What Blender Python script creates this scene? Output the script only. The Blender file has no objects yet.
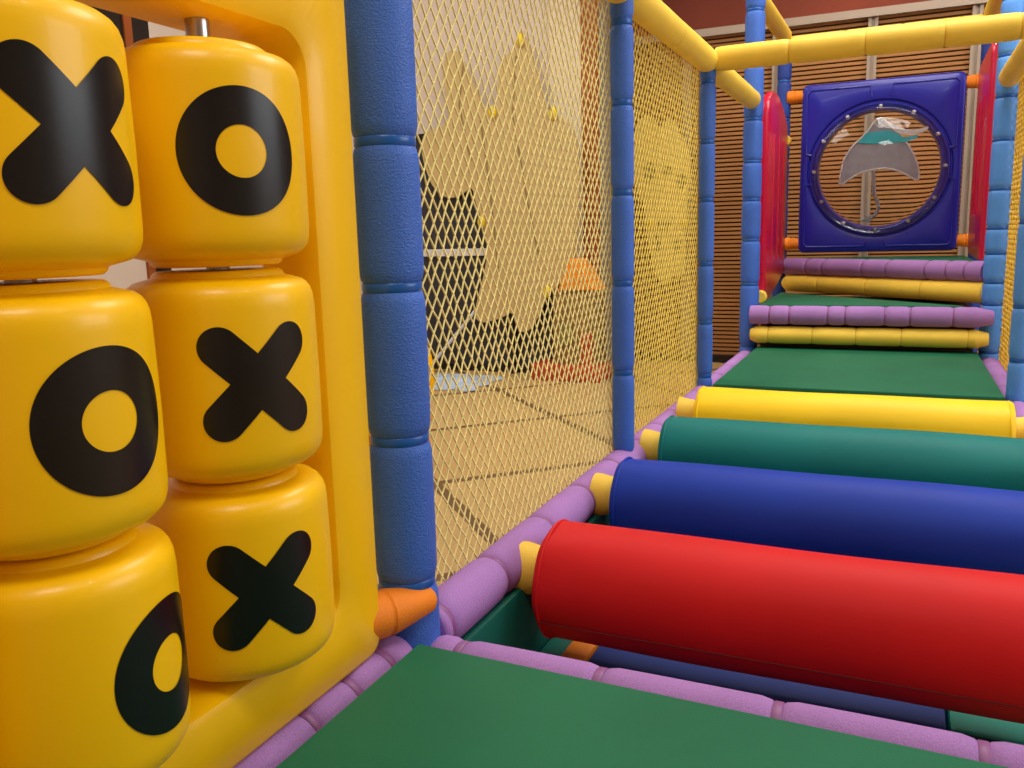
import bpy, bmesh, math, random
from mathutils import Vector, Matrix
random.seed(7)
C = bpy.context.scene.collection
PI = math.pi

# ------------------------------------------------------------------ materials
def lin(c):
    return tuple(((v/255)/12.92 if v/255 <= .04045 else ((v/255+.055)/1.055)**2.4) for v in c) + (1,)

def mat(name, rgb, rough=.5, var=.0, vscale=6, bump=0, bscale=200, spec=.5, metal=0, coat=0,
        speck=0, sscale=400, stretch=None, trans=0, alpha=1, ior=1.45):
    m = bpy.data.materials.new(name); m.use_nodes = True
    nt = m.node_tree; N = nt.nodes; L = nt.links
    b = N['Principled BSDF']
    b.inputs['Roughness'].default_value = rough
    b.inputs['Specular IOR Level'].default_value = spec
    b.inputs['Metallic'].default_value = metal
    b.inputs['Coat Weight'].default_value = coat
    b.inputs['Coat Roughness'].default_value = .08
    b.inputs['Transmission Weight'].default_value = trans
    b.inputs['Alpha'].default_value = alpha
    b.inputs['IOR'].default_value = ior
    base = lin(rgb)
    tc = N.new('ShaderNodeTexCoord')
    src = tc.outputs['Object']
    if stretch:
        mp = N.new('ShaderNodeMapping'); mp.inputs['Scale'].default_value = stretch
        L.new(src, mp.inputs['Vector']); src2 = mp.outputs['Vector']
    else: src2 = src
    col = None
    def mixmul(prev, fac_sock, lo, hi):
        mr = N.new('ShaderNodeMapRange'); mr.inputs['From Min'].default_value = .3; mr.inputs['From Max'].default_value = .7
        mr.inputs['To Min'].default_value = lo; mr.inputs['To Max'].default_value = hi
        L.new(fac_sock, mr.inputs['Value'])
        hs = N.new('ShaderNodeHueSaturation'); L.new(mr.outputs['Result'], hs.inputs['Value'])
        if prev is None: hs.inputs['Color'].default_value = base
        else: L.new(prev, hs.inputs['Color'])
        return hs.outputs['Color']
    if var:
        n = N.new('ShaderNodeTexNoise'); n.inputs['Scale'].default_value = vscale; n.inputs['Detail'].default_value = 3
        L.new(src, n.inputs['Vector']); col = mixmul(col, n.outputs['Fac'], 1-var, 1+var)
    if speck:
        n = N.new('ShaderNodeTexNoise'); n.inputs['Scale'].default_value = sscale; n.inputs['Detail'].default_value = 2
        L.new(src2, n.inputs['Vector']); col = mixmul(col, n.outputs['Fac'], 1-speck, 1+speck)
    if col is None: b.inputs['Base Color'].default_value = base
    else: L.new(col, b.inputs['Base Color'])
    if bump:
        n = N.new('ShaderNodeTexNoise'); n.inputs['Scale'].default_value = bscale; n.inputs['Detail'].default_value = 2
        L.new(src2, n.inputs['Vector'])
        bp = N.new('ShaderNodeBump'); bp.inputs['Strength'].default_value = bump; bp.inputs['Distance'].default_value = .004
        L.new(n.outputs['Fac'], bp.inputs['Height']); L.new(bp.outputs['Normal'], b.inputs['Normal'])
    return m

M = dict(
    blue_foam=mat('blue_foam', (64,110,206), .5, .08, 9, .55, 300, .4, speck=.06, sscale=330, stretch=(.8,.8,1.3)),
    blue_foam_daylit=mat('blue_foam_daylit', (84,150,236), .42, .06, 9, .3, 170, .5),  # lighter copy of the blue foam: daylight on the right posts, put into the colour
    blue_band=mat('blue_band', (28,92,178), .3, 0),
    purple_foam=mat('purple_foam', (164,121,186), .85, .06, 8, .25, 300, .15, speck=.12, sscale=420),
    purple_band=mat('purple_band', (138,84,140), .45),
    yellow_foam=mat('yellow_foam', (246,208,80), .5, .05, 8, .25, 250, .3),
    yellow_band=mat('yellow_band', (222,170,40), .5),
    orange_foam=mat('orange_foam', (238,134,34), .55, .06, 10, .25, 250, .3),
    green_mat=mat('green_mat', (24,102,72), .6, .10, 4, .12, 500, .28),
    green_deep=mat('green_deep', (10,92,80), .6, .08, 5, .1, 500, .3),
    teal_mat=mat('teal_mat', (16,140,122), .5, .06, 5, .1, 500, .35),
    blue_mat=mat('blue_mat', (30,52,128), .6, .08, 5, .1, 500, .35),
    red_vinyl=mat('red_vinyl', (208,22,26), .58, .07, 4, .12, 30, .28),
    blue_vinyl=mat('blue_vinyl', (22,56,168), .55, .08, 4, .12, 30, .25),
    teal_vinyl=mat('teal_vinyl', (4,114,112), .55, .08, 4, .12, 30, .25),
    yellow_vinyl=mat('yellow_vinyl', (250,206,10), .5, .05, 4, .12, 30, .4),
    red_vinyl_seam=mat('red_vinyl_seam', (120, 12, 14), .7),
    blue_vinyl_seam=mat('blue_vinyl_seam', (14, 34, 100), .7),
    teal_vinyl_seam=mat('teal_vinyl_seam', (2, 76, 76), .7),
    yellow_vinyl_seam=mat('yellow_vinyl_seam', (214, 170, 8), .7),
    yellow_plastic=mat('yellow_plastic', (255,200,0), .38, .03, 3, .02, 40, .45, coat=.12),
    black_decal=mat('black_decal', (14,12,14), .3, .2, 12, 0, 200, .5),
    steel=mat('steel', (190,182,175), .28, 0, metal=1),
    bolt_steel=mat('bolt_steel', (225,225,228), .35, 0, metal=.4),
    navy_plastic=mat('navy_plastic', (32,34,158), .36, .04, 3, .03, 60, .5, coat=.15),
    red_plastic=mat('red_plastic', (200,14,58), .32, .05, 4, 0, 100, .5, coat=.2),
    clear=mat('clear_dome', (255,255,255), .03, 0, trans=1, ior=1.3, spec=.5),
    ray_grey=mat('ray_grey', (150,148,158), .35, .1, 20),
    ray_edge=mat('ray_edge', (206,204,206), .3),
    reflection_teal=mat('reflection_teal', (40,172,186), .35, .1, 20),  # colour of the painted reflection in the bubble window
    twine=mat('yellow_twine', (255,240,158), .65, .08, 60),
    twine_far=mat('yellow_twine_far', (246,216,98), .65, .08, 60),
    twine_dark=mat('ochre_twine', (236,190,60), .65, .08, 60),
    slat=mat('slat_wood', (172,120,72), .5, .10, 3, .1, 60, .3, stretch=(.05,1,1)),
    slat_back=mat('slat_back', (62,34,16), .8),
    aluminium=mat('aluminium', (168,152,138), .4, .05, 5, metal=.35),
    soffit=mat('soffit_wood', (126,54,34), .5, .12, 2, .1, 30, .3, stretch=(.2,1,4)),
    plaster=mat('plaster', (222,208,196), .85, .03, 2),
    plaster_warm=mat('plaster_warm', (232,218,190), .85, .03, 2),
    grey_wall=mat('grey_wall', (150,146,140), .7, .08, 4),
    column=mat('column_wood', (158,84,38), .5, .14, 3, .1, 40, .3, stretch=(4,4,.4)),
    dark_glass=mat('dark_glass', (52,52,60), .25, .15, 2),
    dark_frame=mat('dark_frame', (30,22,20), .4),
    white_rail=mat('white_rail', (225,226,232), .4),
    beige_board=mat('beige_board', (206,180,124), .6, .05, 2.5, .05, 40),
    board_edge=mat('board_edge', (150,124,78), .6),
    olive=mat('olive_spot', (128,126,66), .6, .15, 14),
    knob=mat('knob_yellow', (240,214,30), .4),
    toy_olive=mat('toy_olive', (140,112,58), .55, .2, 6),
    toy_orange=mat('toy_orange', (250,152,20), .45),
    toy_red=mat('toy_red', (186,66,38), .5, .1, 6),
    pale_blue=mat('pale_blue', (176,196,222), .6, .2, 5, .3, 12),
    chair_yellow=mat('chair_yellow', (250,190,8), .35),
    step_shade=mat('step_shade_brown', (70,34,22), .7),  # dark tone imitating the shade under the steps
    ceiling=mat('ceiling_paint', (225,215,200), .9),
)

def tile_material():
    m = bpy.data.materials.new('floor_tile'); m.use_nodes = True
    nt = m.node_tree; N = nt.nodes; L = nt.links; b = N['Principled BSDF']
    tc = N.new('ShaderNodeTexCoord'); mp = N.new('ShaderNodeMapping')
    mp.inputs['Rotation'].default_value = (0, 0, math.radians(-45)); mp.inputs['Location'].default_value = (-.615, -.14, 0)
    br = N.new('ShaderNodeTexBrick'); br.offset = 0; br.inputs['Scale'].default_value = 1
    br.inputs['Color1'].default_value = lin((200,168,112)); br.inputs['Color2'].default_value = lin((192,158,102))
    br.inputs['Mortar'].default_value = lin((110,84,54)); br.inputs['Mortar Size'].default_value = .028
    br.inputs['Brick Width'].default_value = 1.0; br.inputs['Row Height'].default_value = 1.0
    L.new(tc.outputs['Object'], mp.inputs['Vector']); L.new(mp.outputs['Vector'], br.inputs['Vector'])
    L.new(br.outputs['Color'], b.inputs['Base Color']); b.inputs['Roughness'].default_value = .4
    return m
M['tile'] = tile_material()

# ------------------------------------------------------------------ helpers
def obj(name, bm, m, parent=None, smooth=True, auto=True):
    bmesh.ops.recalc_face_normals(bm, faces=bm.faces)
    if parent is not None:
        bm.transform(Matrix.Translation(-Vector(parent.location)) if parent.parent is None
                     else Matrix.Translation(-Vector(parent.location) - Vector(parent.parent.location)))
    me = bpy.data.meshes.new(name); bm.to_mesh(me); bm.free()
    for mm in (m if isinstance(m, (list, tuple)) else [m]): me.materials.append(mm)
    if smooth:
        for p in me.polygons: p.use_smooth = True
        if auto: me.set_sharp_from_angle(angle=math.radians(38))
    o = bpy.data.objects.new(name, me); C.objects.link(o)
    if parent is not None: o.parent = parent
    return o

def tag(o, label=None, cat=None, group=None, kind=None):
    if label: o['label'] = label
    if cat: o['category'] = cat
    if group: o['group'] = group
    if kind: o['kind'] = kind
    return o

def thing(name, label, cat, loc, group=None):
    o = bpy.data.objects.new(name, None); C.objects.link(o); o.location = loc
    o.empty_display_size = .1
    return tag(o, label, cat, group)

def box(bm, lo, hi, bevel=0, seg=2):
    lo = Vector(lo); hi = Vector(hi)
    t = bmesh.new(); bmesh.ops.create_cube(t, size=1)
    for v in t.verts:
        v.co = Vector((lo[i] + (v.co[i]+.5)*(hi[i]-lo[i]) for i in range(3)))
    if bevel: bmesh.ops.bevel(t, geom=t.edges[:], offset=bevel, segments=seg, affect='EDGES', profile=.5)
    me = bpy.data.meshes.new('t'); t.to_mesh(me); t.free(); bm.from_mesh(me); bpy.data.meshes.remove(me)
    return bm

def frame_of(d):
    d = Vector(d).normalized()
    a = Vector((0,0,1)) if abs(d.z) < .9 else Vector((1,0,0))
    u = d.cross(a).normalized(); v = d.cross(u).normalized()
    return d, u, v

def lathe(bm, p0, direction, prof, n=32, wob=None, cap=True):
    """prof: list of (t, r) along direction from p0."""
    p0 = Vector(p0); d, u, v = frame_of(direction)
    rings = []
    for t, r in prof:
        ring = []
        for k in range(n):
            a = 2*PI*k/n
            rr = r if wob is None else r + wob(t, a)
            ring.append(bm.verts.new(p0 + d*t + (u*math.cos(a) + v*math.sin(a))*rr))
        rings.append(ring)
    for A, B in zip(rings, rings[1:]):
        for k in range(n): bm.faces.new((A[k], A[(k+1) % n], B[(k+1) % n], B[k]))
    if cap:
        bm.faces.new(rings[0]); bm.faces.new(rings[-1][::-1])
    return bm

def tube(bm, pts, r, n=8):
    pts = [Vector(p) for p in pts]; rings = []
    for i, p in enumerate(pts):
        d = (pts[min(i+1, len(pts)-1)] - pts[max(i-1, 0)])
        _, u, v = frame_of(d)
        if rings:  # keep the frame from flipping
            u = (lastu - d.normalized()*lastu.dot(d.normalized())).normalized(); v = d.normalized().cross(u)
        lastu = u
        rr = r[i] if isinstance(r, (list, tuple)) else r
        rings.append([bm.verts.new(p + (u*math.cos(2*PI*k/n) + v*math.sin(2*PI*k/n))*rr) for k in range(n)])
    for A, B in zip(rings, rings[1:]):
        for k in range(n): bm.faces.new((A[k], A[(k+1) % n], B[(k+1) % n], B[k]))
    bm.faces.new(rings[0]); bm.faces.new(rings[-1][::-1])
    return bm

def torus(bm, c, axis, R, r, n=40, m=8):
    c = Vector(c); d, u, v = frame_of(axis); rings = []
    for k in range(n):
        a = 2*PI*k/n; e = u*math.cos(a) + v*math.sin(a)
        rings.append([bm.verts.new(c + e*(R + r*math.cos(2*PI*j/m)) + d*r*math.sin(2*PI*j/m)) for j in range(m)])
    for k in range(n):
        A, B = rings[k], rings[(k+1) % n]
        for j in range(m): bm.faces.new((A[j], A[(j+1) % m], B[(j+1) % m], B[j]))
    return bm

def slab(bm, poly, z0, z1, bevel=.008, axes='xy', at=None):
    """extrude a polygon; axes xy -> between z0..z1, xz -> between y=z0..z1, yz -> between x=z0..z1."""
    t = bmesh.new()
    def P(a, b, c): return {'xy': (a, b, c), 'xz': (a, c, b), 'yz': (c, a, b)}[axes]
    lo = [t.verts.new(P(a, b, z0)) for a, b in poly]; hi = [t.verts.new(P(a, b, z1)) for a, b in poly]
    n = len(poly)
    f0 = t.faces.new(lo); f1 = t.faces.new(hi[::-1])
    for k in range(n): t.faces.new((lo[k], lo[(k+1) % n], hi[(k+1) % n], hi[k]))
    bmesh.ops.recalc_face_normals(t, faces=t.faces)
    if bevel:
        es = [e for e in t.edges if not (e.verts[0] in lo) != (e.verts[1] in lo)]
        bmesh.ops.bevel(t, geom=es, offset=bevel, segments=2, affect='EDGES', profile=.5)
    bmesh.ops.triangulate(t, faces=[f for f in t.faces if len(f.verts) > 4])
    me = bpy.data.meshes.new('t'); t.to_mesh(me); t.free(); bm.from_mesh(me); bpy.data.meshes.remove(me)
    return bm

def foam_tube(name, label, cat, p0, p1, r, joints, m, band_m, group=None, taper=(0, 0), band_w=.012, dip=.006, rband=.93, n=32):
    """a padded pipe: foam sleeves butted together, each joint tied with a thin band. joints = distances from p0."""
    p0 = Vector(p0); p1 = Vector(p1); d = (p1-p0); Ln = d.length; d.normalize()
    root = thing(name, label, cat, p0, group)
    js = [0] + [j for j in sorted(joints) if .01 < j < Ln-.01] + [Ln]
    for i, (a, b) in enumerate(zip(js, js[1:])):
        a2 = a + (band_w/2 if i else 0); b2 = b - (band_w/2 if i < len(js)-2 else 0)
        e = min(.018, (b2-a2)*.3)
        prof = []
        def prof_r(t): return r*(1 + .012*math.sin((t-a2)/(b2-a2)*PI))
        ta, tb = (taper[0] if i == 0 else 0), (taper[1] if i == len(js)-2 else 0)
        if ta: prof += [(a2, r*.62), (a2+.004, r*.70), (a2+ta, r*.99)]
        else: prof += [(a2, r-dip), (a2+e*.25, r-dip*.45), (a2+e, prof_r(a2+e))]
        for k in range(1, 5): 
            t = a2 + max(ta, e) + (b2-a2-max(ta, e)-max(tb, e))*k/5; prof.append((t, prof_r(t)))
        if tb: prof += [(b2-tb, r*.99), (b2-.004, r*.70), (b2, r*.62)]
        else: prof += [(b2-e, prof_r(b2-e)), (b2-e*.25, r-dip*.45), (b2, r-dip)]
        obj('foam_sleeve', lathe(bmesh.new(), p0, d, prof, n), m, root)
    for j in js[1:-1]:
        obj('tie_band', lathe(bmesh.new(), p0 + d*(j-band_w/2-.001), d,
            [(0, r*rband*.97), (.002, r*rband), (band_w, r*rband), (band_w+.002, r*rband*.97)], n), band_m, root)
    return root

def struct(name, bm, m, smooth=False):
    o = obj(name, bm, m, None, smooth); o['kind'] = 'structure'; return o

FL = -.40          # tiled floor level; 0 is the play deck
W = 1.098          # width of the play structure

# ------------------------------------------------------------------ the room
struct('floor', box(bmesh.new(), (-4.3,-4.1,FL-.1), (4.6,5.8,FL)), M['tile'])
struct('ceiling', box(bmesh.new(), (-4.3,-4.1,3.4), (4.6,5.8,3.5)), M['ceiling'])
bm = bmesh.new(); box(bm, (-1.31,5.73,FL), (4.6,5.8,3.4)); o = struct('wall_back', bm, M['slat_back'])
bm = bmesh.new()
z = FL + .06
while z < 2.07:
    box(bm, (-1.30,5.70,z), (4.5,5.73,z+.021)); z += .0325
o = struct('trim_1', bm, M['slat'])
struct('trim_2', box(bmesh.new(), (-1.30,5.64,2.075), (4.5,5.73,2.13)), M['aluminium'])
struct('trim_3', box(bmesh.new(), (-1.30,5.66,2.13), (4.5,5.73,3.4)), M['soffit'])
for k, x in enumerate((-.86,-.20,.445,1.09,1.735,2.38,3.0)):
    bm = bmesh.new(); box(bm, (x-.032,5.665,FL), (x-.012,5.70,2.075)); box(bm, (x+.012,5.665,FL), (x+.032,5.70,2.075)); box(bm, (x-.012,5.685,FL), (x+.012,5.70,2.075))
    struct('trim_%d' % (4+k), bm, M['aluminium'])
struct('baseboard_back', box(bmesh.new(), (-1.30,5.66,FL), (4.5,5.71,FL+.06)), M['dark_frame'])
struct('wall_left', box(bmesh.new(), (-4.3,-4.1,FL), (-4.2,4.85,3.4)), M['plaster'])
struct('wall_left_back', box(bmesh.new(), (-4.3,4.85,FL), (-1.42,5.8,3.4)), M['plaster'])
struct('wall_return', box(bmesh.new(), (-1.42,4.90,FL), (-1.312,5.8,3.4)), M['grey_wall'])
struct('trim_11', box(bmesh.new(), (-1.425,4.84,FL), (-1.31,4.90,3.4), .004), M['column'])
struct('trim_12', box(bmesh.new(), (-1.66,4.835,FL), (-1.425,4.85,3.4)), M['plaster_warm'])
struct('wall_right', box(bmesh.new(), (4.5,-4.1,FL), (4.6,5.8,3.4)), M['plaster'])
struct('wall_front', box(bmesh.new(), (-4.3,-4.1,FL), (4.6,-4.0,3.4)), M['plaster'])
# dark doorway with timber jamb on the far left wall
bm = bmesh.new(); box(bm, (-4.215,3.44,FL), (-4.195,3.60,2.6)); struct('door_1', bm, M['dark_frame'])
bm = bmesh.new(); box(bm, (-4.22,3.375,FL), (-4.18,3.44,2.6)); struct('trim_13', bm, M['column'])
bm = bmesh.new(); box(bm, (-4.215,2.55,1.95), (-4.195,3.375,2.75)); struct('window_1', bm, M['dark_frame'])

# dark glazed panel on the left back wall, with a pale crossbar
g = thing('glass_door', 'dark glazed door panel with a pale crossbar on the wall behind the first net', 'door', (-2.35,4.80,FL))
obj('pane', box(bmesh.new(), (-3.05,4.80,FL+.02), (-1.66,4.835,1.38)), M['dark_glass'], g, False)
bm = bmesh.new()
box(bm, (-3.08,4.775,1.38), (-1.63,4.845,1.43)); box(bm, (-1.66,4.775,FL+.03), (-1.62,4.845,1.38)); box(bm, (-3.10,4.775,FL+.03), (-3.05,4.845,1.43)); box(bm, (-3.08,4.775,FL), (-1.63,4.845,FL+.05))
obj('door_frame', bm, M['dark_frame'], g, False)
obj('crossbar', box(bmesh.new(), (-3.05,4.77,.495), (-1.70,4.80,.55), .004), M['white_rail'], g, False)

# leaning pole and pale sheet on the floor
bm = bmesh.new(); tube(bm, [(-2.66,4.62,FL+.012),(-2.26,4.73,.09)], .014, 10)
tag(obj('pole', bm, M['white_rail']), 'thin white pole leaning against the dark glazed door', 'pole')
bm = bmesh.new(); R = []
nx, ny = 14, 10
for i in range(nx+1):
    row = []
    for j in range(ny+1):
        x = -2.52 + .58*i/nx; y = 3.95 + .62*j/ny
        edge = min(i, nx-i, 4)/4*min(j, ny-j, 4)/4
        row.append(bm.verts.new((x + .03*math.sin(j*1.7), y + .03*math.sin(i*1.3), FL + .004 + edge*(.03 + .025*math.sin(i*1.9+j)*math.cos(j*1.4)))))
    R.append(row)
for i in range(nx):
    for j in range(ny): bm.faces.new((R[i][j], R[i+1][j], R[i+1][j+1], R[i][j+1]))
tag(obj('crumpled_sheet', bm, M['pale_blue']), 'crumpled pale blue sheet lying on the tiles near the white pole', 'sheet')

# ------------------------------------------------------------------ cut-out figures seen through the nets
cut1 = [(-2.473,1.85),(-2.416,1.984),(-2.365,2.0),(-2.309,1.959),(-2.256,1.842),(-2.219,1.754),(-2.158,1.623),(-2.104,1.548),(-2.024,1.528),(-2.019,1.68),(-1.989,1.843),(-1.931,1.925),(-1.877,1.926),(-1.85,2.044),(-1.818,2.067),(-1.781,2.01),(-1.731,1.857),(-1.69,1.684),(-1.64,1.496),(-1.535,1.461),(-1.45,1.38),(-1.41,1.251),(-1.40,1.011),(-1.42,0.666),(-1.453,0.469),(-1.557,0.276),(-1.668,0.203),(-1.719,0.062),(-1.803,-0.059),(-1.869,-0.083),(-1.917,-0.031),(-1.947,0.082),(-2.015,0.036),(-2.117,0.004),(-2.219,-0.013),(-2.269,0.04),(-2.238,0.163),(-2.162,0.39),(-2.13,0.576),(-2.174,0.761),(-2.22,0.873),(-2.248,1.014),(-2.309,0.972),(-2.395,0.932),(-2.498,0.944),(-2.582,1.015),(-2.645,1.167),(-2.673,1.302),(-2.64,1.432),(-2.501,1.451),(-2.439,1.489),(-2.419,1.56),(-2.431,1.661)]
def smooth_poly(p, it=1):
    for _ in range(it):
        q = []
        for k in range(len(p)):
            a, b = p[k], p[(k+1) % len(p)]
            q += [(a[0]*.75+b[0]*.25, a[1]*.75+b[1]*.25), (a[0]*.25+b[0]*.75, a[1]*.25+b[1]*.75)]
        p = q
    return p
t = thing('cutout_figure', 'large beige cutout figure with two pointed ears in front of the dark glazed door', 'cutout figure', (-1.9,4.70,FL))
obj('board', slab(bmesh.new(), smooth_poly(cut1), 4.70, 4.725, 0, 'xz'), M['beige_board'], t, False)
for x, z in ((-1.819,1.997),(-2.054,1.528),(-1.579,1.482),(-2.173,.747),(-1.652,.226)):
    bm = bmesh.new(); bmesh.ops.create_icosphere(bm, subdivisions=2, radius=.032)
    for v in bm.verts: v.co = Vector((v.co.x*1.0+x, v.co.y*.7+4.685, v.co.z*1.5+z))
    obj('yellow_knob', bm, M['knob'], t)
for pts in ([(-2.28,1.9),(-2.33,1.6),(-2.25,1.2)], [(-1.86,1.9),(-1.90,1.5),(-1.80,.9),(-1.72,.5)], [(-2.16,1.5),(-2.10,1.0),(-2.05,.4)]):
    q = [(x, 4.697, z) for x, z in pts]
    obj('crease_line', tube(bmesh.new(), q, .006, 6), M['board_edge'], t)
bm = bmesh.new(); box(bm, (-2.0,4.725,FL), (-1.95,4.765,.9)); obj('stand', bm, M['dark_frame'], t, False)

cut2 = [(-1.231,1.463),(-1.19,1.519),(-1.135,1.53),(-1.08,1.488),(-1.048,1.397),(-1.024,1.462),(-0.978,1.495),(-0.916,1.461),(-0.892,1.363),(-0.838,1.323),(-0.805,1.135),(-0.826,0.874),(-0.847,0.57),(-0.838,0.339),(-0.892,0.261),(-0.917,0.331),(-0.964,0.245),(-1.036,0.238),(-1.085,0.325),(-1.134,0.577),(-1.175,0.889),(-1.223,0.929),(-1.256,1.123),(-1.247,1.351)]
t = thing('cutout_figure', 'pale yellow cutout figure with dark oval spots behind the second net', 'cutout figure', (-1.03,5.60,.9))
obj('board', slab(bmesh.new(), smooth_poly(cut2), 5.56, 5.585, 0, 'xz'), mat('pale_board', (226,204,112), .6, .05, 3), t, False)
for x, z, rx, rz in ((-1.124,1.1,.05,.075),(-.981,1.107,.04,.03),(-.87,1.025,.04,.06),(-1.011,.69,.06,.035),(-1.06,.552,.035,.06),(-.90,.53,.03,.06)):
    obj('dark_spot', slab(bmesh.new(), [(x+rx*math.cos(a*PI/10), z+rz*math.sin(a*PI/10)) for a in range(20)], 5.553, 5.56, 0, 'xz'), M['olive'], t, False)
for x, z in ((-1.113,.709),(-.844,.70)):
    bm = bmesh.new(); bmesh.ops.create_icosphere(bm, subdivisions=2, radius=.032)
    for v in bm.verts: v.co = Vector((v.co.x+x, v.co.y*.7+5.545, v.co.z+z))
    obj('yellow_knob', bm, M['knob'], t)
obj('wall_bracket', box(bmesh.new(), (-1.03,5.585,.6), (-.99,5.67,1.2)), M['dark_frame'], t, False)

# toy play house below the first cut-out
t = thing('play_house', 'small toy house with an orange roof and a red base by the timber column', 'toy house', (-1.47,4.63,FL))
obj('house_wall', box(bmesh.new(), (-1.55,4.53,FL+.10), (-1.22,4.75,.25), .01), M['toy_olive'], t)
obj('house_base', box(bmesh.new(), (-1.72,4.49,FL), (-1.17,4.765,FL+.12), .015), M['toy_red'], t)
obj('house_roof', slab(bmesh.new(), [(-1.50,.25),(-1.22,.25),(-1.36,.46),(-1.41,.47)], 4.51, 4.765, .008, 'xz'), M['toy_orange'], t)
obj('house_window', box(bmesh.new(), (-1.50,4.515,-.14), (-1.40,4.535,.0), .004), M['olive'], t, False)
obj('house_door', box(bmesh.new(), (-1.34,4.515,-.28), (-1.25,4.535,-.05), .004), M['toy_red'], t, False)

# yellow toddler chair beside the structure
t = thing('toddler_chair', 'yellow plastic toddler chair with orange feet on the tiles outside the first net', 'chair', (-1.43,2.1,FL))
prof = [(-.20,-.02),(-.21,.10),(-.19,.22),(-.13,.30),(0,.33),(.13,.30),(.19,.22),(.21,.10),(.20,-.02)]
obj('backrest', slab(bmesh.new(), [(x-1.43,z-.08) for x,z in smooth_poly(prof)], 2.20, 2.25, .01, 'xz'), M['chair_yellow'], t)
obj('seat', box(bmesh.new(), (-1.62,1.88,-.20), (-1.24,2.26,-.15), .015), M['chair_yellow'], t)
for x in (-1.59,-1.27):
    for y in (1.92,2.21):
        obj('leg', lathe(bmesh.new(), (x,y,FL), (0,0,1), [(0,.022),(.01,.026),(.22,.02)], 14), M['toy_orange'], t)

# ------------------------------------------------------------------ posts
P = 'posts'
def post(x, y, r, top, joints, label, m='blue_foam', name='padded_post', bot=FL):
    return foam_tube(name, label, 'post', (x, y, bot), (x, y, top), r, [j-bot for j in joints], M[m], M['blue_band'])
post(0, 0, .0495, 1.27, (-.14,.096,.332,.568,.781,1.02), 'thick blue foam padded post beside the yellow game panel')
post(0, 1.19, .031, 1.262, (-.22,.011,.25,.501,.748,.984,1.189), 'slim blue padded post between the two yellow nets')
post(0, 2.3, .030, 1.262, (-.17,.062,.278,.509,.757,.976,1.198), 'slim blue padded post at the far end of the second net')
post(-.002, 3.4, .047, 2.3, (-.155,.045,.361,.585,.785,.972,1.176,1.43,1.69,1.93,2.15), 'thick blue padded post left of the steps, beside the left red guard panel')
post(W, 3.4, .047, 2.3, (-.155,.045,.268,.369,.501,.614,.788,1.004,1.19,1.364,1.6,1.84,2.08), 'thick blue padded post, lightened as by daylight, right of the steps, beside the right red guard panel', 'blue_foam_daylit')
post(W, 2.3, .034, 1.24, (-.2,.0,.163,.352,.639,.88,1.12), 'slim blue padded post, lightened as by daylight, at the right end of the front yellow beam', 'blue_foam_daylit')
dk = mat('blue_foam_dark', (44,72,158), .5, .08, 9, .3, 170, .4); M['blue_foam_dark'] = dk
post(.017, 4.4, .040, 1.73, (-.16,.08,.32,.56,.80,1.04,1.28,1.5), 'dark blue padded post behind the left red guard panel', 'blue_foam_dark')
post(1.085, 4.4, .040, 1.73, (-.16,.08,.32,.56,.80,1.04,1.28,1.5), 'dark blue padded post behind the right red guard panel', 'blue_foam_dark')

# ------------------------------------------------------------------ purple rails and beams at deck level
def js(first, pitch, n): return [first + pitch*k for k in range(n)]
foam_tube('purple_rail', 'purple padded rail at the foot of the two nets, along the left of the rollers', 'padded rail', (0,.045,-.02), (0,2.27,-.02), .047,
          [.03,.255,.51,.765,1.02,1.27,1.5,1.72,1.94,2.12], M['purple_foam'], M['purple_band'])
foam_tube('purple_rail', 'purple padded rail under the yellow game panel, along the left of the near green mat', 'padded rail', (0,-1.25,-.022), (0,-.045,-.022), .045,
          [1.25-j for j in (.10,.19,.285,.53,.78,1.02)], M['purple_foam'], M['purple_band'])
foam_tube('purple_beam', 'purple padded beam along the front edge of the near green mat', 'padded beam', (.045,.002,-.043), (W-.045,.002,-.043), .045,
          [.05,.283,.538,.786,1.0], M['purple_foam'], M['purple_band'])
foam_tube('purple_beam', 'purple padded beam beneath the near edge of the far green mat', 'padded beam', (.04,2.27,-.03), (W-.03,2.27,-.03), .045,
          [.10,.18,.44,.56,.83,.96], M['purple_foam'], M['purple_band'])
foam_tube('purple_rail', 'purple padded rail along the left edge of the far green mat', 'padded rail', (-.004,2.33,-.02), (-.004,3.35,-.02), .047,
          [.25,.5,.75], M['purple_foam'], M['purple_band'])
foam_tube('purple_rail', 'purple padded rail along the right edge of the far green mat', 'padded rail', (W,2.34,-.02), (W,3.35,-.02), .047,
          [.25,.5,.75], M['purple_foam'], M['purple_band'])
foam_tube('purple_rail', 'purple padded rail carrying the right ends of the rollers', 'padded rail', (W,.05,-.02), (W,2.26,-.02), .047,
          [.255,.51,.765,1.02,1.27,1.5,1.72,1.94], M['purple_foam'], M['purple_band'])

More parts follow.
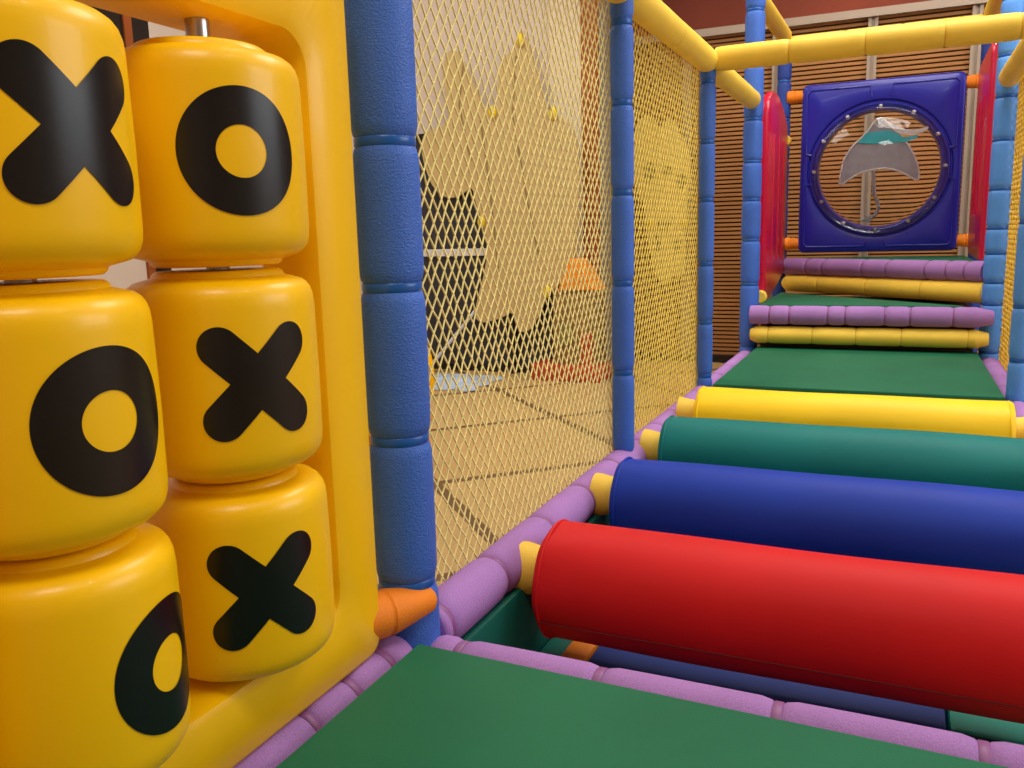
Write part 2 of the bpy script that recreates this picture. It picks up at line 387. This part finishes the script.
# steps
YS = 3.315
foam_tube('yellow_step_bar', 'straight yellow padded bar just above the far green mat', 'padded bar', (.02,YS,.112), (1.085,YS,.112), .043,
          [.09,.30,.50,.70,.98], M['yellow_foam'], M['yellow_band'], taper=(.03,.05), band_w=.004, dip=.003)
foam_tube('purple_step_bar', 'straight purple padded bar forming the lower step', 'padded bar', (.015,YS,.212), (1.10,YS,.212), .047,
          [.10,.195,.375,.455,.63,.74,.92], M['purple_foam'], M['purple_band'], taper=(.004,.07), band_w=.006)
foam_tube('yellow_step_bar', 'slanting yellow padded bar above the small dark green step mat', 'padded bar', (.066,4.31,.314), (1.085,3.425,.316), .050,
          [.3,.65,1.0], M['yellow_foam'], M['yellow_band'], taper=(.03,.02), band_w=.004, dip=.003)
foam_tube('purple_step_bar', 'slanting purple padded bar forming the upper step', 'padded bar', (.066,4.32,.412), (1.075,3.445,.414), .049,
          [.20,.33,.62,.78,1.02,1.14,1.24], M['purple_foam'], M['purple_band'], taper=(.004,.004), band_w=.006)

# ------------------------------------------------------------------ yellow top rails
YF, YB = M['yellow_foam'], M['yellow_band']
H = 1.274
foam_tube('yellow_rail', 'yellow padded top rail above the first net', 'padded rail', (0,.06,H), (0,1.17,H), .044, js(.25,.25,4), YF, YB, band_w=.004, dip=.003)
foam_tube('yellow_rail', 'yellow padded top rail sloping away above the second net', 'padded rail', (0,1.2,H), (0,2.29,H), .044, [.55], YF, YB, band_w=.004, dip=.003)
foam_tube('yellow_rail', 'short yellow padded top rail from the beam to the post left of the steps', 'padded rail', (-.0,2.33,H-.01), (0,3.36,H-.01), .044, [], YF, YB, taper=(.02,.03), band_w=.004, dip=.003)
foam_tube('yellow_beam', 'long yellow padded beam crossing above the far green mat', 'padded beam', (.03,2.3,H+.004), (W+.03,2.3,H+.004), .044, [.267,.525,.775,1.0], YF, YB, band_w=.004, dip=.003)
foam_tube('yellow_rail', 'yellow padded top rail from the beam to the post right of the steps', 'padded rail', (W,2.36,H-.01), (W,3.36,H-.01), .044, [.5], YF, YB, taper=(.02,.03), band_w=.004, dip=.003)
foam_tube('yellow_rail', 'high yellow padded rail above the left red guard panel', 'padded rail', (0,3.44,1.76), (.01,4.40,1.76), .044, [], YF, YB, band_w=.004, dip=.003)
foam_tube('yellow_rail', 'high yellow padded rail above the right red guard panel', 'padded rail', (W,3.44,1.76), (1.09,4.40,1.76), .044, [], YF, YB, band_w=.004, dip=.003)
foam_tube('yellow_beam', 'high yellow padded beam behind and above the blue bubble panel', 'padded beam', (.05,4.4,1.71), (1.05,4.4,1.71), .042, [.3,.6], YF, YB, band_w=.004, dip=.003)

# ------------------------------------------------------------------ mats
def mat_slab(name, label, poly, z0, z1, m, bev=.008):
    return tag(obj(name, slab(bmesh.new(), poly, z0, z1, bev), m), label, 'mat')
mat_slab('deck_mat', 'near green vinyl mat in the foreground beside the game panel', [(.062,-1.3),(1.04,-1.3),(1.04,-.090),(.062,-.075)], -.02, .032, M['green_mat'])
mat_slab('deck_mat', 'far green vinyl mat between the yellow roller and the steps', [(.052,2.205),(1.055,2.205),(1.048,3.38),(.048,3.38)], .018, .046, M['green_mat'])
mat_slab('step_mat', 'dark green triangular mat on the lower step', [(.05,3.355),(.985,3.355),(.05,4.22)], .232, .262, M['green_mat'])
mat_slab('step_mat', 'dark green triangular mat on the upper step under the blue bubble panel', [(.10,4.345),(1.03,3.53),(1.03,4.345)], .425, .462, M['green_mat'])
tag(obj('step_shade_box', slab(bmesh.new(), [(.06,3.375),(1.03,3.375),(1.03,4.34),(.06,4.34)], .0, .230, .004), M['step_shade'], smooth=False), 'added dark brown box imitating the shade behind the straight step bars', 'platform')  # added box, coloured dark for the shade below the lower step
tag(obj('step_shade_box', slab(bmesh.new(), [(.17,4.33),(1.03,3.58),(1.03,4.33)], .264, .424, .004), M['step_shade'], smooth=False), 'added dark brown box imitating the shade behind the slanting step bars', 'platform')  # second added box, dark for the shade below the upper step
# pit below the rollers
PZ = -.22
mat_slab('pit_mat', 'blue vinyl mat on the pit floor below the rollers', [(.16,.03),(.818,.03),(.818,2.2),(.16,2.2)], PZ-.06, PZ, M['blue_mat'])
mat_slab('pit_mat', 'teal vinyl mat at the right of the pit floor below the red roller', [(.822,.03),(1.04,.03),(1.04,2.2),(.822,2.2)], PZ-.06, PZ, M['teal_mat'])
bm = bmesh.new()
box(bm, (.80,.335,PZ), (1.04,.375,PZ+.02), .004)
tag(obj('pit_strip', bm, M['green_deep']), 'narrow dark green strip lying across the teal pit mat', 'strip')
tag(obj('pit_border', box(bmesh.new(), (.104,.04,PZ-.06), (.158,2.2,PZ+.005), .006), M['orange_foam']), 'orange border strip at the left edge of the blue pit mat', 'strip')
tag(obj('pit_side_pad', box(bmesh.new(), (.018,.055,FL), (.046,2.2,-.058), .008), M['green_deep']), 'dark green side pad under the purple rail of the roller bay', 'pad')
bm = bmesh.new(); box(bm, (.049,.06,PZ-.06), (.103,2.2,PZ-.005), .006)
tag(obj('pit_edge_mat', bm, M['green_deep']), 'narrow dark green mat strip between the side pad and the orange border', 'mat')
bm = bmesh.new(); box(bm, (.05,.05,FL), (1.04,2.2,PZ-.062))
tag(obj('pit_platform', bm, M['dark_frame'], smooth=False), 'dark platform carrying the pit mats', 'platform')

# ------------------------------------------------------------------ rollers
def roller(label, y, z, r, mk, x0=.094, x1=1.032, seam_a=-2.72):
    m = M[mk]
    t = thing('padded_roller', label, 'roller', (x0, y, z))
    Ln = x1-x0
    prof = [(0, r*.93), (.004, r*.975), (.012, r*.995), (.02, r)] + [(Ln*k/14, r) for k in range(1, 14)] + [(Ln-.02, r), (Ln-.012, r*.995), (Ln-.004, r*.975), (Ln, r*.93)]
    rnd = random.Random(y)
    ph = [rnd.uniform(0, 6) for _ in range(6)]
    def wob(s, a):
        e = math.exp(-min(s, Ln-s)/.10)
        return .0012*math.sin(3*a+ph[0]+5*s) + e*(.0015*math.sin(7*a+ph[1]+9*s)) + .001*math.sin(11*s+2*a+ph[2])
    obj('roller_cover', lathe(bmesh.new(), (x0,y,z), (1,0,0), prof, 64, wob), m, t)
    for xx in (x0+.012, x1-.012):
        obj('piping', torus(bmesh.new(), (xx,y,z), (1,0,0), r*.998, .0032, 64, 8), m, t)
    # lengthwise seam low on the near side
    ang = seam_a; pts = [(x0+.012+(Ln-.024)*k/10, y+(r+.0008)*math.cos(ang), z+(r+.0008)*math.sin(ang)) for k in range(11)]
    obj('seam', tube(bmesh.new(), pts, .0016, 6), M[mk+'_seam'], t)
    for s, xa, xb in ((1, .026, x0+.004), (-1, W-.012, x1-.004)):
        Ls = abs(xb-xa)
        obj('end_sleeve', lathe(bmesh.new(), (xa,y,z+.012), (s,0,0), [(0,.054),(Ls*.2,.053),(Ls*.5,.049),(Ls*.8,.046),(Ls,.045)], 32), M['yellow_foam'], t)
        obj('axle', lathe(bmesh.new(), (xa-s*.02,y,z), (s,0,0), [(0,.018),(Ls,.018)], 16), M['steel'], t)
    return t
roller('red padded roller nearest the camera', .398, -.045, .116, 'red_vinyl')
roller('dark blue padded roller behind the red one', .865, -.025, .110, 'blue_vinyl')
roller('teal green padded roller behind the dark blue one', 1.315, -.01, .110, 'teal_vinyl')
roller('yellow padded roller in front of the far green mat', 1.765, .005, .105, 'yellow_vinyl')

# ------------------------------------------------------------------ nets
def net(label, x, y0, y1, z0, z1, m, w=.032, h=.043, r=.0014, bulge=.012, seed=1):
    rnd = random.Random(seed); bm = bmesh.new()
    ni = int(round((y1-y0)/(w/2))); nj = int(round((z1-z0)/(h/2)))
    P = {}
    for i in range(ni+1):
        for j in range(nj+1):
            if (i+j) % 2 == 0:
                u, v = i/ni, j/nj
                P[i, j] = Vector((x + bulge*math.sin(PI*u)*math.sin(PI*v) + rnd.uniform(-.0015,.0015),
                                  y0 + (y1-y0)*u + (rnd.uniform(-.0016,.0016) if 0 < i < ni else 0),
                                  z0 + (z1-z0)*v + (rnd.uniform(-.0016,.0016) if 0 < j < nj else 0)))
    def seg(a, b):
        d, u, v = frame_of(b-a); A = []; B = []
        for k in range(4):
            e = (u*math.cos(PI/2*k+PI/4) + v*math.sin(PI/2*k+PI/4))*r
            A.append(bm.verts.new(a+e)); B.append(bm.verts.new(b+e))
        for k in range(4): bm.faces.new((A[k], A[(k+1) % 4], B[(k+1) % 4], B[k]))
    for (i, j), p in P.items():
        for di in (-1, 1):
            q = P.get((i+di, j+1))
            if q: seg(p, q)
        for k in ((i, j+2),) if i in (0, ni) else ():
            q = P.get(k)
            if q: seg(p, q)
    o = obj('safety_net', bm, m, None, True, False)
    return tag(o, label, 'net')
net('yellow diamond mesh net beside the thick blue post', -.036, .0, 1.2, .004, 1.262, M['twine'], r=.0018, bulge=-.01, seed=2)
net('yellow diamond mesh net between the two slim blue posts', -.034, 1.2, 2.3, .004, 1.262, M['twine_far'], r=.0019, bulge=-.01, seed=3)
net('ochre diamond mesh net at the right of the far green mat', W+.040, 2.3, 3.4, .004, 1.25, M['twine_dark'], r=.0018, bulge=.01, seed=4)

# ------------------------------------------------------------------ rounded-rectangle rings
def ray_rr(cx, cy, hw, hh, r, a):
    """point on a rounded rectangle boundary in direction a (bisect)."""
    c, s = math.cos(a), math.sin(a); lo, hi = 0, hw+hh
    def inside(t):
        x, y = abs(c*t), abs(s*t)
        if x > hw or y > hh: return False
        dx, dy = x-(hw-r), y-(hh-r)
        return not (dx > 0 and dy > 0 and dx*dx+dy*dy > r*r)
    for _ in range(40):
        m = (lo+hi)/2
        if inside(m): lo = m
        else: hi = m
    return (cx+c*lo, cy+s*lo)
def angles(hw, hh, r, extra=96):
    A = set(2*PI*k/extra for k in range(extra))
    ca = math.atan2(hh, hw)
    for b in (ca, PI-ca, PI+ca, 2*PI-ca):
        for k in range(-9, 10): A.add((b + k*.018) % (2*PI))
    return sorted(A)
def ring_loops(bm, loops, close=True):
    """loops: list of lists of 3-D points with equal counts, joined in order (closed around)."""
    V = [[bm.verts.new(p) for p in lp] for lp in loops]; n = len(V[0])
    pairs = list(zip(V, V[1:])) + ([(V[-1], V[0])] if close else [])
    for A, B in pairs:
        for k in range(n): bm.faces.new((A[k], A[(k+1) % n], B[(k+1) % n], B[k]))

# ------------------------------------------------------------------ noughts-and-crosses panel
AX, PITCH, RB = -.03, .25, .1085
COLS = (-.332, -.584, -.836)
ROWS = (.736, .488, .242)
XF, XB = .015, -.085
t = thing('noughts_and_crosses_panel', 'yellow plastic game panel with spinning X and O blocks at the left', 'game panel', (-.035,-.575,.04))
cy, cz = -.575, .515
ohw, ohh = .482, .498          # outer half sizes (y, z)
ihw, ihh = .378, .3865
icz = .505
A = angles(ohw, ohh, .028)
def lp(cy_, cz_, hw, hh, r, x): return [(x, *ray_rr(cy_, cz_, hw, hh, r, a)) for a in A]
def lpi(d, x): return lp(cy, icz, ihw+d, ihh+d, .042+d*.5, x)
def lpo(d, x): return lp(cy, cz, ohw-d, ohh-d, .028, x)
bm = bmesh.new()
ring_loops(bm, [lpo(0,XB+.015), lpo(0,XF-.018), lpo(.005,XF-.006), lpo(.014,XF), lpi(.016,XF), lpi(.006,XF-.005), lpi(.0,XF-.018), lpi(-.004,XB+.012), lpi(.006,XB), lpo(.012,XB)])
obj('panel_frame', bm, M['yellow_plastic'], t)
def block_mesh(kind):
    body = bmesh.new()
    h = .243
    prof = [(0,.070),(.003,.074),(.007,.0755),(.0085,.080),(.010,.086),(.0125,.0950),(.017,.1010),(.023,.1050),(.031,.1075),(.042,.1085)]
    full = prof + [(h/2, RB+.0008)] + [(h-a, b) for a, b in prof[::-1]]
    lathe(body, (0,0,-h/2), (0,0,1), full, 72)
    dec = bmesh.new(); off = .0012
    def onc(u, z, o=off): 
        a = u/RB; return Vector(((RB+o)*math.cos(a), (RB+o)*math.sin(a), z))
    if kind == 'O':
        n = 96; ro, ri = .067, .0275; rad = 10
        V = [[dec.verts.new(onc((ri+(ro-ri)*j/rad)*math.cos(2*PI*k/n), (ri+(ro-ri)*j/rad)*math.sin(2*PI*k/n))) for j in range(rad+1)] for k in range(n)]
        for k in range(n):
            for j in range(rad): dec.faces.new((V[k][j], V[(k+1) % n][j], V[(k+1) % n][j+1], V[k][j+1]))
    else:
        L2, hw = .058, .0225
        for s, o in ((1, off), (-1, off+.00005)):
            ex, ez = math.cos(PI/4), s*math.sin(PI/4); fx, fz = -ez, ex
            ts = [-L2-hw+ hw*(1-math.cos(k*PI/24)) for k in range(13)]; ts += [-L2+2*L2*k/20 for k in range(1, 20)]; ts += [-x for x in ts[12::-1]]
            rows = []
            for q in ts:
                w = hw if abs(q) <= L2 else math.sqrt(max(0, hw*hw-(abs(q)-L2)**2))
                w = max(w, .0003)
                rows.append([dec.verts.new(onc(ex*q+fx*w*p/4*.999, ez*q+fz*w*p/4, o)) for p in range(-4, 5)])
            for a, b in zip(rows, rows[1:]):
                for k in range(8): dec.faces.new((a[k], a[k+1], b[k+1], b[k]))
        for v in dec.verts: v.co = v.co
    return body, dec
# turn of each block: direction its symbol faces (degrees from +X towards -Y ... +Y), symbol and colour wear
GRID = {(0,0):('O',-28),(0,1):('X',-28.5),(0,2):('X',-34),(1,0):('X',-4),(1,1):('O',-4),(1,2):('O',17.5),(2,0):('O',-40),(2,1):('X',-40),(2,2):('O',-40)}
for ci, y in enumerate(COLS):
    bm = bmesh.new(); lathe(bm, (AX,y,.09), (0,0,1), [(0,.0135),(.80,.0135)], 20)
    obj('axle', bm, M['steel'], t)
    for ri, z in enumerate(ROWS):
        kind, deg = GRID[ci, ri]
        body, dec = block_mesh(kind)
        Rm = Matrix.Translation((AX,y,z)) @ Matrix.Rotation(math.radians(deg), 4, 'Z')
        body.transform(Rm); dec.transform(Matrix.Translation((0,0,-.005 if (ci,ri) == (1,2) else .003 if (ci,ri) == (1,0) else 0)) @ Rm)
        b = obj('spinning_block', body, M['yellow_plastic'], t)
        b['label'] = 'yellow block with a black %s' % kind
        s = obj('letter_decal', dec, M['black_decal'], None)
        s.parent = b; s.data.transform(Matrix.Translation(-Vector(t.location)))
# orange clamp on the blue post
obj('clamp_sleeve', lathe(bmesh.new(), (-.025,-.122,.068), (.55,1,0), [(0,.030),(.004,.035),(.05,.037),(.053,.035),(.057,.035),(.06,.037),(.09,.031),(.138,.02),(.145,.012)], 32), M['orange_foam'], t)['label'] = 'orange foam clamp on the blue post'

# ------------------------------------------------------------------ blue bubble panel
t = thing('bubble_window_panel', 'royal blue panel with a clear round bubble window at the top of the steps', 'window panel', (.56,4.38,.475))
cx, cz = .556, .975
bhw, bhh, br = .428, .486, .035
HC = (.555, .962); HR = .335
A = angles(bhw, bhh, br, 128)
YFr, YBk = 4.345, 4.425
def L1(d, y): return [(p[0], y, p[1]) for p in (ray_rr(cx, cz, bhw-d, bhh-d, br, a) for a in A)]
def L2c(r, y): return [(HC[0]+r*math.cos(a), y, HC[1]+r*math.sin(a)) for a in A]
bm = bmesh.new()
ring_loops(bm, [L1(0,YBk-.012), L1(0,YFr+.016), L1(.004,YFr+.006), L1(.012,YFr), L2c(.395,YFr), L2c(.388,YFr+.003), L2c(.382,YFr+.016), L2c(.377,YFr+.016), L2c(.371,YFr+.002), L2c(.340,YFr+.002), L2c(.334,YFr+.008), L2c(.326,YBk), L1(.01,YBk)])
obj('panel_frame', bm, M['navy_plastic'], t)
# moulded corner ribs
zt, zb, xl, xr = cz+bhh-.035, cz-bhh+.035, cx-bhw+.03, cx+bhw-.03
for pts in ([(cx-.05,zt-.06),(cx-.06,zt),(xl+.02,zt),(xl,zt-.02),(xl,zt-.36),(xl+.035,zt-.37)],
            [(cx+.05,zt-.06),(cx+.06,zt),(xr-.02,zt),(xr,zt-.02),(xr,zt-.36),(xr-.035,zt-.37)],
            [(cx-.05,zb+.02),(cx-.06,zb),(xl+.02,zb),(xl,zb+.02),(xl,zb+.36),(xl+.035,zb+.37)],
            [(cx+.05,zb+.02),(cx+.06,zb),(xr-.02,zb),(xr,zb+.02),(xr,zb+.36),(xr-.035,zb+.37)]):
    obj('moulded_rib', tube(bmesh.new(), [(x, YFr+.001, z) for x, z in pts], .0065, 8), M['navy_plastic'], t)
# clear dome bulging towards the steps
bm = bmesh.new(); prof_ = []
rings = []; n = 64
for k in range(0, 13):
    ph = k/12
    r = HR*math.cos(ph*PI/2*.98); yy = YFr - .01 - .11*math.sin(ph*PI/2)
    rings.append([bm.verts.new((HC[0]+r*math.cos(2*PI*j/n), yy, HC[1]+r*math.sin(2*PI*j/n))) for j in range(n)])
rings.insert(0, [bm.verts.new((HC[0]+.360*math.cos(2*PI*j/n), YFr+.001, HC[1]+.360*math.sin(2*PI*j/n))) for j in range(n)])
for A_, B_ in zip(rings, rings[1:]):
    for j in range(n): bm.faces.new((A_[j], A_[(j+1) % n], B_[(j+1) % n], B_[j]))
bm.faces.new(rings[-1])
dome = obj('clear_dome', bm, M['clear'], t)
so = dome.modifiers.new('thickness', 'SOLIDIFY'); so.thickness = .004
for k in range(12):
    a = PI/2 + 2*PI*k/12 - .0
    x, z = HC[0]+.347*math.cos(a), HC[1]+.347*math.sin(a)
    obj('bolt', lathe(bmesh.new(), (x,YFr+.002,z), (0,-1,0), [(0,.0105),(.005,.0105),(.009,.007),(.010,.003)], 14), M['bolt_steel'], t)
RAY = [(.552,1.249),(.532,1.236),(.516,1.214),(.48,1.163),(.436,1.122),(.399,1.081),(.365,1.016),(.352,.942),(.349,.867),(.398,.91),(.46,.948),(.53,.962),(.613,.965),(.696,.931),(.769,.88),(.772,.934),(.746,1.022),(.687,1.12),(.63,1.177),(.595,1.212),(.576,1.238)]
rp = smooth_poly(RAY)
ray = obj('ray_figure', slab(bmesh.new(), rp, YFr+.022, YFr+.028, 0, 'xz'), M['ray_grey'], t, False)
ray['label'] = 'grey stingray shape in the window'
def sub(o): 
    o.data.transform(Matrix.Translation(-Vector(t.location))); o.parent = ray; return o
sub(obj('ray_outline', tube(bmesh.new(), [(x, YFr+.021, z) for x, z in rp+rp[:1]], .0055, 6), M['ray_edge']))
TAIL = [(.53,.955),(.538,.873),(.538,.832),(.555,.791),(.567,.746),(.555,.706),(.53,.686)]
sub(obj('ray_tail', tube(bmesh.new(), [(x, YFr+.021, z) for x, z in TAIL], .0095, 8), M['ray_grey']))
sub(obj('tail_fin', slab(bmesh.new(), [(.472,.664),(.499,.696),(.544,.698),(.526,.662)], YFr+.016, YFr+.026, 0, 'xz'), M['ray_grey'], smooth=False))
sub(obj('reflection_stripe', slab(bmesh.new(), [(.484,1.166),(.596,1.176),(.632,1.160),(.66,1.150),(.700,1.105),(.56,1.100),(.440,1.112)], YFr+.016, YFr+.0205, 0, 'xz'), M['reflection_teal'], smooth=False))  # teal reflection in the window, drawn as a flat coloured shape
sub(obj('reflection_tip', slab(bmesh.new(), [(.64,1.147),(.687,1.127),(.753,1.139),(.757,1.122),(.700,1.105),(.66,1.102)], YFr+.014, YFr+.0185, 0, 'xz'), M['reflection_teal'], smooth=False))  # right-hand end of the same painted reflection
sub(obj('white_fin', slab(bmesh.new(), smooth_poly([(.594,1.227),(.644,1.190),(.712,1.166),(.775,1.170),(.81,1.189),(.812,1.170),(.767,1.143),(.686,1.141),(.624,1.170)]), YFr+.012, YFr+.017, 0, 'xz'), M['ray_edge'], smooth=False))
for x, z in ((.540,1.220),(.572,1.218)):
    sub(obj('eye', torus(bmesh.new(), (x,YFr+.020,z), (0,1,0), .013, .003, 20, 6), M['ray_edge']))
for s, xx in ((-1, cx-bhw), (1, cx+bhw)):
    for zz in (1.405, .545):
        xe = .045 if s < 0 else 1.062
        Lc = abs(xe-xx)+.01
        obj('clamp_sleeve', lathe(bmesh.new(), (xx-s*.01,4.385,zz), (s,0,0), [(0,.030),(.012,.033),(Lc*.55,.036),(Lc*.6,.033),(Lc*.65,.037),(Lc,.037),(Lc+.006,.032)], 24), M['orange_foam'], t)

# ------------------------------------------------------------------ red guard panels
def guard(label, poly, x0, x1, clamps):
    ys = [p[0] for p in poly]; zs = [p[1] for p in poly]
    t = thing('guard_panel', label, 'guard panel', ((x0+x1)/2, sum(ys)/len(ys), min(zs)))
    obj('panel_body', slab(bmesh.new(), smooth_poly(poly), x0, x1, .009, 'yz'), M['red_plastic'], t)
    ya, yb = min(ys), max(ys); zl, zh = min(zs)+.22, max(zs)-.22
    xi = x1 if x0 < .5 else x0
    for k in range(1, 4):
        y = ya + (yb-ya)*k/4
        obj('moulded_rib', tube(bmesh.new(), [(xi, y, zl), (xi, y, zh)], .007, 10), M['red_plastic'], t)
    for y, z, s in clamps:
        obj('clamp_sleeve', lathe(bmesh.new(), ((x0+x1)/2, y, z), (0,s,0), [(0,.03),(.008,.034),(.045,.034),(.05,.028)], 20), M['yellow_foam'], t)
guard('red guard panel to the left of the steps', [(3.50,.26),(3.50,1.20),(3.52,1.29),(3.66,1.35),(3.85,1.35),(4.1,1.30),(4.28,1.22),(4.30,1.14),(4.30,.41),(4.26,.37),(3.54,.24)], .022, .060,
      [(3.50,.29,-1),(4.29,.42,1),(4.29,1.15,1)])
guard('red guard panel to the right of the steps', [(3.50,.47),(3.50,1.38),(3.52,1.45),(3.60,1.46),(4.20,1.46),(4.30,1.42),(4.30,.51),(4.26,.475),(3.56,.46)], 1.034, 1.060,
      [])

GROUPS = dict(padded_post='blue padded posts of the play frame', padded_roller='padded rollers across the bay', safety_net='diamond mesh nets',
              purple_rail='purple padded rails', purple_beam='purple padded beams', yellow_rail='yellow padded top rails', yellow_beam='yellow padded cross beams',
              purple_step_bar='purple step bars', yellow_step_bar='yellow step bars', step_mat='dark green step mats', deck_mat='green deck mats',
              guard_panel='red guard panels', cutout_figure='cutout figures beyond the nets', step_shade_box='added dark boxes imitating shade behind the step bars', pit_mat='pit floor mats')
for o in C.objects:
    k = o.name.split('.')[0]
    if o.parent is None and k in GROUPS: o['group'] = GROUPS[k]
    if k == 'end_sleeve': o['label'] = 'yellow foam end sleeve'
    if k == 'clamp_sleeve' and 'label' not in o: o['label'] = 'padded foam clamp'

# ------------------------------------------------------------------ lights
def area(name, loc, target, size, power, color, sy=None):
    l = bpy.data.lights.new(name, 'AREA'); l.energy = power; l.color = color
    l.shape = 'RECTANGLE'; l.size = size; l.size_y = sy or size
    o = bpy.data.objects.new(name, l); C.objects.link(o); o.location = loc
    o.rotation_euler = (Vector(target)-Vector(loc)).to_track_quat('-Z', 'Y').to_euler()
    return o
area('daylight_right', (4.3,1.8,1.9), (0,1.8,.3), 3.0, 105, (.86,.93,1.0), 2.2)
area('ceiling_light', (1.2,2.2,3.35), (1.2,2.2,0), 1.6, 72, (1.0,.95,.88))
area('ceiling_light', (-2.0,2.6,3.35), (-2.0,2.6,0), 1.8, 62, (1.0,.94,.86))
area('ceiling_light', (.9,-1.6,3.35), (.6,-1.2,0), 1.0, 42, (1.0,.95,.86))
for x, y, p in ((.2,.6,5),(1.9,-.4,6),(.4,2.9,12),(.55,4.9,14),(-.2,4.7,8),(1.8,4.6,10)):
    l = bpy.data.lights.new('downlight', 'SPOT'); l.energy = p*5; l.color = (1,.93,.80); l.spot_size = 1.9; l.spot_blend = .6; l.shadow_soft_size = .06
    o = bpy.data.objects.new('downlight', l); C.objects.link(o); o.location = (x, y, 3.3)

w = bpy.data.worlds.new('world'); bpy.context.scene.world = w; w.use_nodes = True
w.node_tree.nodes['Background'].inputs[0].default_value = (1,.92,.82,1); w.node_tree.nodes['Background'].inputs[1].default_value = .25

# ------------------------------------------------------------------ camera
cd = bpy.data.cameras.new('camera'); cam = bpy.data.objects.new('camera', cd); C.objects.link(cam)
cd.sensor_fit = 'HORIZONTAL'; cd.sensor_width = 36; cd.lens = 850/1024*36; cd.clip_start = .02
Rv = Vector((.91020723,.41327250,-.02699345)); Uv = Vector((-.04688551,.16758223,.98474258)); Fv = Vector((-.41149065,.89505421,-.17191105))
mw = Matrix((( Rv.x,Uv.x,-Fv.x,.7095),(Rv.y,Uv.y,-Fv.y,-1.1141),(Rv.z,Uv.z,-Fv.z,.6401),(0,0,0,1)))
cam.matrix_world = mw
bpy.context.scene.camera = cam
vs = bpy.context.scene.view_settings
vs.view_transform = 'Standard'; vs.look = 'None'; vs.exposure = 0; vs.gamma = 1
